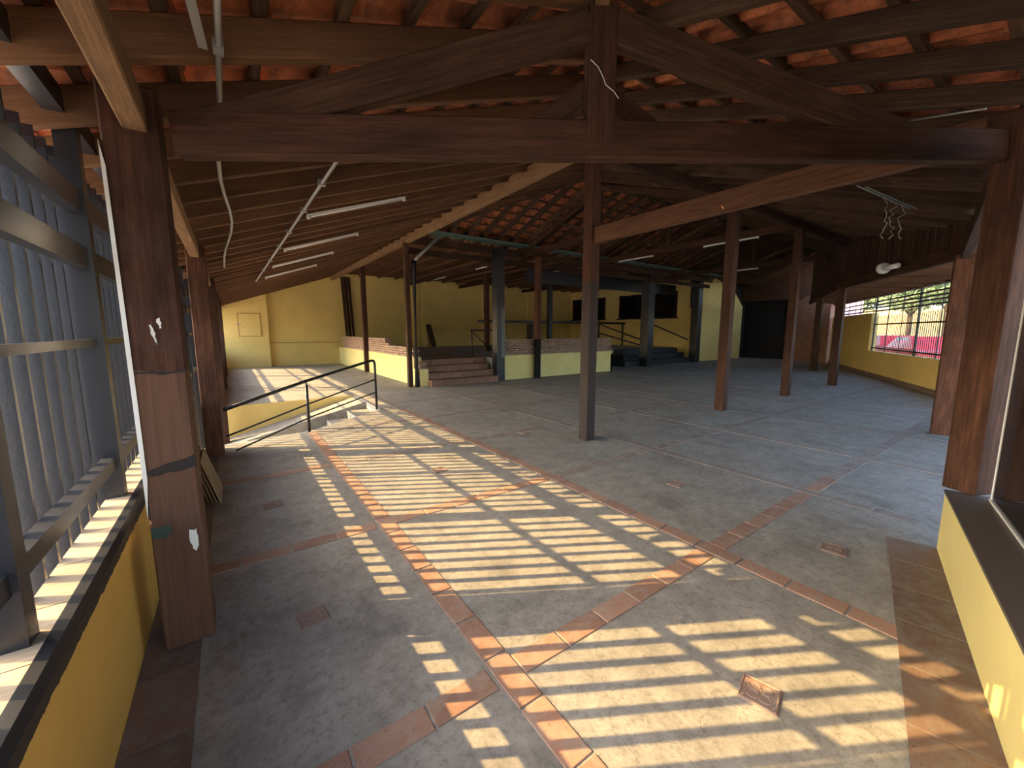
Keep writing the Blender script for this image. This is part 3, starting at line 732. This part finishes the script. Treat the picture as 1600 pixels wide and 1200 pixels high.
for i in range(4):
    y0 = 10.55+i*.28; z1 = .18*(i+1)
    boxw('step', 4.62, 6.9, y0, 11.7, z1-.18, z1-.012, M['terra_step'], st)
    for j in range(6): boxw('step_tile', 4.63+j*.378, 4.63+j*.378+.365, y0-.016, y0+.0, z1-.165, z1-.02, M['terra_step'], st)
    boxw('tread', 4.62, 6.9, y0-.03, y0+.30, z1-.012, z1+.008, M['terra_step'], st)
for i in range(3):
    boxw('black_step', 14.2+.4*i, 19.4, 11.45+i*.4, 12.85, .24*i, .24*(i+1), M['black_step'], st)
# stage railing (black)
sr = empty('stage_railing', (6.75, 11.3, .72)); tag(sr, 'thin black railing beside the stage steps', 'railing')
tube('top_rail', [(6.5, 11.6, 1.62), (7.6, 11.6, 1.62)], .028, M['black'], sr); tube('upright', [(6.55, 11.6, .72), (6.55, 11.6, 1.62)], .025, M['black'], sr); tube('brace', [(6.6, 11.6, 1.55), (7.3, 11.6, .95)], .02, M['black'], sr)
sr = empty('stage_bar', (10, 16, 2.0)); tag(sr, 'long black rail running across the back of the stage', 'railing')
beam('rail', (9.4, 16, 2.05), (19.7, 16, 2.05), .08, .12, M['black'], sr)
for x in (12.5, 16.5, 19.5): post('upright', x, 16, .72, 2.0, .08, M['black'], sr)
sr = empty('stair_handrail', (14, 11.8, .5)); tag(sr, 'double sloping black handrail left of the black steps', 'railing')
tube('upper_rail', [(13.2, 12.4, 1.85), (13.5, 12.4, 1.9), (15.3, 11.5, 1.2)], .03, M['black'], sr); tube('lower_rail', [(13.3, 12.4, 1.55), (15.3, 11.5, .95)], .03, M['black'], sr); tube('upright', [(13.5, 12.4, 0), (13.5, 12.4, 1.9)], .03, M['black'], sr)
sr = tube('wall_handrail', [(18.6, 13.4, 1.95), (18.5, 13.1, 1.9), (19.3, 11.6, 1.15)], .035, M['black']); tag(sr, 'short sloping black handrail at the right of the black steps', 'railing')
sr = empty('transom_grille', (18, 11.4, 4.1)); tag(sr, 'black grille of upright bars between the black pillars', 'grille')
beam('rail', (16.8, 11.4, 3.95), (19.45, 11.4, 3.95), .05, .05, M['black'], sr)
for i in range(7): post('bar', 16.9+i*.4, 11.4, 3.95, 4.4, .03, M['black'], sr)
bmx = tag(beam('black_lintel', (9.6, 12.6, 3.72), (19.4, 12.6, 3.72), .2, .5, M['black']), 'deep black lintel over the right half of the stage', 'beam')
pl = beam('leaning_plank', (9.22, 20.55, .74), (9.02, 20.85, 1.95), .3, .04, M['plank'], up=(0, -1, .3)); tag(pl, 'dark plank leaning on the yellow stage wall', 'plank')
for i, (x, y, w) in enumerate(((4.68, 20.75, .13), (4.84, 20.8, .12), (4.99, 20.78, .11))):
    tag(beam('standing_timber', (x+.04, y-.12, .72), (x-.05, y+.1, 4.2), w, .07, M['plank'], up=(0, -1, 0)), ['leftmost', 'middle', 'rightmost'][i]+' rough dark timber standing on end in the back corner', 'timber', 'timbers in the back corner')
bx_ = boxmesh(.5, .5, 1.2, .02, M['black']); o = link('black_cabinet', bx_); o.location = (11.6, 15.0, 1.32); tag(o, 'plain black box cabinet at the back of the stage', 'cabinet')
link('cabinet_top', boxmesh(.56, .56, .04, .01, M['darkcap']), parent=o).location = (-.03, 0, .62)

# ================================================================ steel fence on the left wall
fe = empty('steel_fence', (-.56, 3, .7)); tag(fe, 'dark blue-black steel fence of upright bars on the left sill', 'fence')
fy0, fy1 = -1.2, 10.3
FR = ((.89, .955, .05), (1.525, 1.56, .03), (1.90, 2.0, .05), (2.16, 2.26, .05), (2.56, 2.66, .07))
py = [-.95, .33, 1.62, 2.86, 4.14, 5.42, 6.72, 8.0, 9.2, 10.28]
for y in py: boxw('fence_post', -.60, -.52, y-.035, y+.035, .73 if not 6.8 < y < 10.2 else -.8, 2.66, M['steel'], fe)
for z0, z1, w in FR:
    for a, b in zip(py, py[1:]): boxw('rail', -.56-w/2, -.56+w/2, a+.035, b-.035, z0, z1, M['steel'], fe)
barme = None
y = fy0+.05; 
def barmesh(z0, z1):
    w = .010; q = .028; v = []
    for z in (z0, z1):
        for a, b in ((-q, -w), (q, -w), (q, w), (-q, w)):
            v.append((a, b, z+(.05 if (z == z1 and b > 0) else 0)))
    me = bpy.data.meshes.new('bar'); me.from_pydata(v, [], [(3,2,1,0), (4,5,6,7), (0,1,5,4), (1,2,6,5), (2,3,7,6), (3,0,4,7)]); me.materials.append(M['steel']); return me
b1 = barmesh(.1, 2.40); b2 = barmesh(-.75, 2.40)
while y < fy1:
    o = link('bar', b1 if y < 6.75 else b2, parent=fe); o.location = Vector((-.628, y, random.uniform(-.02, .02)))-fe.location; y += .138
gf = empty('window_4', (-.56, 15, .7)); struct(gf, 'unbarred steel window frame lighting the side aisle', 'window')
for y in (10.42, 13.2, 16.0, 18.6, 20.7): boxw('mullion', -.60, -.52, y-.05, y+.05, .73, 2.66, M['steel'], gf)
for y in (11.8, 14.6, 17.3): boxw('thin_mullion', -.575, -.545, y-.015, y+.015, .73, 2.66, M['steel'], gf)
for z0, z1, w in FR: boxw('rail', -.56-w/2, -.56+w/2, 10.4, 20.7, z0, z1, M['steel'], gf)

# handrail by the sunken stair
hr = empty('stair_railing', (.92, 6.91, 0)); tag(hr, 'black pipe railing with two posts along the sunken stair', 'railing')
A_, B_, C_ = Vector((-.135, 6.2, .60)), Vector((.92, 6.91, .82)), Vector((2.30, 8.10, 1.02))
e_ = (C_-B_).normalized()
tube('top_rail', [A_, B_, C_-e_*.05, C_+Vector((.015, .01, -.015)), C_+Vector((.04, .035, -.07)), Vector((2.345, 8.145, .9)), Vector((2.35, 8.15, 0))], .024, M['black'], hr, 10)
tube('middle_rail', [(-.135, 6.2, .25), (.92, 6.91, .45), (2.33, 8.13, .62)], .013, M['black'], hr)
tube('lower_rail', [(-.05, 6.3, .02), (.92, 6.91, .23), (2.33, 8.13, .36)], .013, M['black'], hr)
tube('railing_post', [(.92, 6.91, 0), (.92, 6.91, .75)], .022, M['black'], hr, 10); tube('post_pin', [(.92, 6.91, .74), (.92, 6.91, .81)], .010, M['black'], hr)

# leaning boards behind the near post
for i in range(4):
    x = -.30+.032*i; tag(beam('leaning_board', (x+.02, 4.75-.03*i, .015), (x-.10+.0*i, 4.75-.03*i, .5-.02*i), .5, .014, M['wood_pale'], up=(1, 0, .3)),
        ['innermost pale board leaning against the low wall', 'second pale board from the low wall in the leaning stack', 'third pale board from the low wall in the leaning stack', 'outermost pale board of the stack leaning by the near post'][i], 'board', 'boards leaning behind the near left post')

# electrical bits
cp = empty('ceiling_conduit', (.75, 8, 2.85)); tag(cp, 'long straight grey conduit crossing under the left aisle rafters', 'conduit')
zc = lambda x: zP1(x)-.03
tube('pipe', [(.82, 3.0, zc(.82)), (.68, 12.9, zc(.68))], .016, M['grey_metal'], cp)
for y in (4.2, 5.2, 6.4, 7.6, 9, 10.5): 
    xx = .82-.14*(y-3)/9.9; boxw('clamp', xx-.03, xx+.03, y-.02, y+.02, zc(xx)-.02, zc(xx)+.03, M['grey_metal'], cp)
fc = empty('flexible_conduit', (.05, 4, 2.6)); tag(fc, 'bent grey conduit hanging from rafters at upper left', 'conduit')
tube('pipe', [(.05, .9, zc(.05)), (.05, 2.0, zc(.05)), (.04, 2.95, zc(.04))], .012, M['grey_metal'], fc)
tube('flex', [(.04, 2.95, zc(.04)), (.025, 3.3, zc(.02)), (.03, 3.7, zc(.03)), (.05, 4.1, zc(.05)), (.085, 4.6, zc(.07)), (.105, 5.1, zc(.08)), (.10, 5.6, zc(.08)), (.075, 6.1, zc(.06)), (.04, 6.7, zc(.04)), (.02, 7.4, zc(.03)), (.01, 8.6, zc(.02))], .013, M['grey_metal'], fc)
for y in (2.05, 2.95): boxw('coupling', .03, .065, y-.025, y+.025, zc(.05)-.018, zc(.05)+.018, M['grey_metal'], fc)
ms = beam('metal_strap', (-.06, 1.3, zc(-.05)-.01), (0.0, 2.02, zc(0)-.02), .03, .004, M['grey_metal']); tag(ms, 'flat galvanised metal strap hanging at upper left', 'strap')
def tubelight(a, b, label, group):
    a = Vector(a); b = Vector(b); t = empty('tube_light', a); tag(t, label, 'light', group)
    d = (b-a).normalized()
    tube('tube', [a+d*.05-Vector((0,0,.022)), b-d*.05-Vector((0,0,.022))], .012, M['tube'], t, 10)
    beam('batten_fitting', a+Vector((0,0,.0)), b+Vector((0,0,.0)), .022, .02, M['white'], t, bev=.003)
    for p in (a, b-d*.04): beam('lamp_holder', p-Vector((0,0,.03)), p+d*.04-Vector((0,0,.03)), .022, .035, M['white'], t, bev=.003)
for i, y in enumerate((5.5, 7.95, 10.15, 12.3)):
    tubelight((.86, y, zP1(.86)-.03), (2.1, y, zP1(2.1)-.03), ['longest looking unlit tube light nearest under left rafters', 'second unlit tube light under the left rafters', 'third unlit tube light under the left rafters', 'unlit tube light nearest the back wall in left aisle'][i], 'tube lights under the left aisle rafters')
for (x, ya, yb, l) in ((11.15, 9.4, 8.05, 'unlit tube light on hall truss just right of the two-tone post'), (11.15, 6.4, 4.95, 'unlit tube light behind the reddish brown hall post'), (11.1, 13.7, 12.0, 'unlit tube light on the mid stage beam'), (8.15, 14.05, 13.2, 'unlit tube light on the left stage beam'), (8.15, 18.0, 16.8, 'unlit tube light at the back of the left stage beam'), (16.6, 8.2, 7.3, 'unlit tube light on the farthest hall truss')):
    zz = 3.975 if ya < 11 else 4.025
    tubelight((x, ya, zz), (x, yb, zz), l, 'tube lights on hall and stage beams')
lamp = empty('floodlight', (11.2, 2.25, 2.7)); tag(lamp, 'small white bracket lamp on the boarded wall at right', 'lamp')
tube('body', [(10.45, 2.12, 2.83), (10.95, 2.42, 2.86)], .05, M['white'], lamp); tube('head', [(10.95, 2.42, 2.86), (11.03, 2.47, 2.87)], .11, M['white'], lamp, 12)
tangle = empty('hanging_wires', (7.2, 1.6, 3.1)); tag(tangle, 'loose pale wires hanging below the right roof slope', 'wires')
for j in range(3):
    pts = []; x, y, z = 7.0+.12*j, 1.60-.05*j, 3.28
    for i in range(12): pts.append((x+random.uniform(-.05, .05), y+random.uniform(-.04, .04), z-.045*i))
    tube('wire', pts, .0028, M['white'], tangle, 5)
cr_ = empty('roof_conduit', (6, 1.6, 3.1)); tag(cr_, 'pale conduit under the right roof slope behind the truss', 'conduit')
tube('pipe', [(6.3, 1.73, zP2(1.73)-.02), (7.69, 1.52, zP2(1.52)-.02)], .012, M['grey_metal'], cr_); tube('pipe', [(6.35, 1.66, zP2(1.66)-.02), (7.7, 1.44, zP2(1.44)-.02)], .008, M['grey_metal'], cr_)
cz = tube('rafter_conduit', [(3.92, .85, zP2(.85)-.01), (3.74, .46, zP2(.46)-.01)], .007, M['grey_metal']); tag(cz, 'short grey conduit under right rafters above the truss end', 'conduit')

# ================================================================ outside
gr = boxw('ground', -60, -.62, -40, 60, -1.0, -.82, M['ground']); struct(gr, 'pale sunlit pavement outside the left fence', 'ground')
g2 = prism('ground_street', [wpt(-40, .2), wpt(40, .2), wpt(40, 40), wpt(-40, 40)], -.3, -.12, M['ground']); struct(g2, 'pale sunlit street outside the barred windows', 'ground')
def car(s, off, flip, label):
    p = wpt(s, off); root = empty('parked_car', (p[0], p[1], -.12)); root.rotation_euler = (0, 0, math.atan2(WD.y, WD.x)+(math.pi if flip else 0)); tag(root, label, 'car', 'red cars parked in the street')
    prof = [(-2.1, .35), (-2.15, .75), (-1.95, .95), (-1.2, 1.02), (-.55, 1.48), (.75, 1.5), (1.55, 1.02), (2.1, .95), (2.15, .4)]
    def loft(nm, pr, w0, w1, m):
        n = len(pr); v = [(x, -w0, z) for x, z in pr]+[(x, w0, z) for x, z in pr]
        v = [(x, y*(w1/w0 if z > 1.1 else 1), z) for x, y, z in v]
        me = bpy.data.meshes.new(nm); me.from_pydata(v, [], [tuple(range(n)), tuple(range(2*n-1, n-1, -1))]+[(i, n+i, n+(i+1) % n, (i+1) % n) for i in range(n)]); me.materials.append(m); me.update()
        o = link(nm, me, parent=root); return o
    loft('body', prof, .85, .68, M['red'])
    for sgn in (-1, 1):
        for q in ([(-1.0, 1.08), (-.5, 1.42), (.05, 1.43), (.05, 1.08)], [(.12, 1.08), (.12, 1.43), (.68, 1.43), (1.3, 1.08)]):
            me = bpy.data.meshes.new('side_window'); yy = lambda z: sgn*(.80-.09*(z-1.05)/.4)
            v = [(x, yy(z), z) for x, z in q]+[(x, yy(z)-sgn*.02, z) for x, z in q]
            me.from_pydata(v, [], [(0,1,2,3), (7,6,5,4), (0,4,5,1), (1,5,6,2), (2,6,7,3), (3,7,4,0)]); me.materials.append(M['car_glass']); link('side_window', me, parent=root)
        for x in (-1.3, 1.3):
            bm = bmesh.new(); bmesh.ops.create_cone(bm, cap_ends=True, segments=18, radius1=.32, radius2=.32, depth=.2); me = bpy.data.meshes.new('wheel'); bm.to_mesh(me); bm.free(); me.materials.append(M['tyre'])
            o = link('wheel', me, parent=root); o.location = (x, sgn*.78, .32); o.rotation_euler = (math.pi/2, 0, 0)
car(13.6, 3.1, False, 'red car seen through the left part of the barred street window')
car(8.6, 2.6, True, 'red car seen through the right part of the barred street window')
o = prism('street_wall', [wpt(36, .4), wpt(36.4, .4), wpt(36.4, 20), wpt(36, 20)], -.2, 3.6, M['orange_wall']); struct(o, 'orange painted wall closing the far end of the street', 'wall')
o = prism('house_wall', [wpt(18, 1.2), wpt(26, 1.2), wpt(26, 2.8), wpt(18, 2.8)], -.2, 4.2, M['pinkwall']); tag(o, 'pink house wall seen through the narrow high window', 'building')
def tree(s, off, h, r, label):
    p = wpt(s, off); root = empty('street_tree', (p[0], p[1], -.15)); tag(root, label, 'tree', 'trees across the street')
    tube('trunk', [(p[0], p[1], -.15), (p[0]+.1, p[1], h*.4), (p[0]-.05, p[1]+.1, h*.75)], .16, M['bark'], root)
    for a in range(4):
        t = a*1.7; tube('branch', [(p[0]+.05, p[1], h*.4), (p[0]+math.cos(t)*r*.6, p[1]+math.sin(t)*r*.6, h*.75)], .06, M['bark'], root)
    V = []; F = []
    for i in range(5000):
        d = Vector((random.gauss(0, 1), random.gauss(0, 1), random.gauss(0, 1))).normalized()*r*(random.random()**.4)
        c = Vector((p[0]+d.x, p[1]+d.y, h*.72+d.z*.75)); a = Vector((random.gauss(0,1), random.gauss(0,1), random.gauss(0,1))).normalized(); b = a.orthogonal().normalized()
        w = .09; k_ = len(V); V += [c-a*w*1.5, c+b*w*.7, c+a*w*1.5, c-b*w*.7]; F.append((k_, k_+1, k_+2, k_+3))
    fo = meshobj('foliage', V, F, M['leaf'], root); fo['kind'] = 'stuff'
for i, (s, off, h, r) in enumerate(((21, 11.0, 6.2, 2.4), (25.2, 7.2, 6.6, 2.4), (30.5, 5.6, 7.0, 2.4), (32, 11.5, 8, 2.8))):
    tree(s, off, h, r, ['leafy green tree above the right part of the street window', 'leafy tree above the middle of the street window', 'leafy tree above the left part of the street window', 'tall leafy tree farthest down the street'][i])
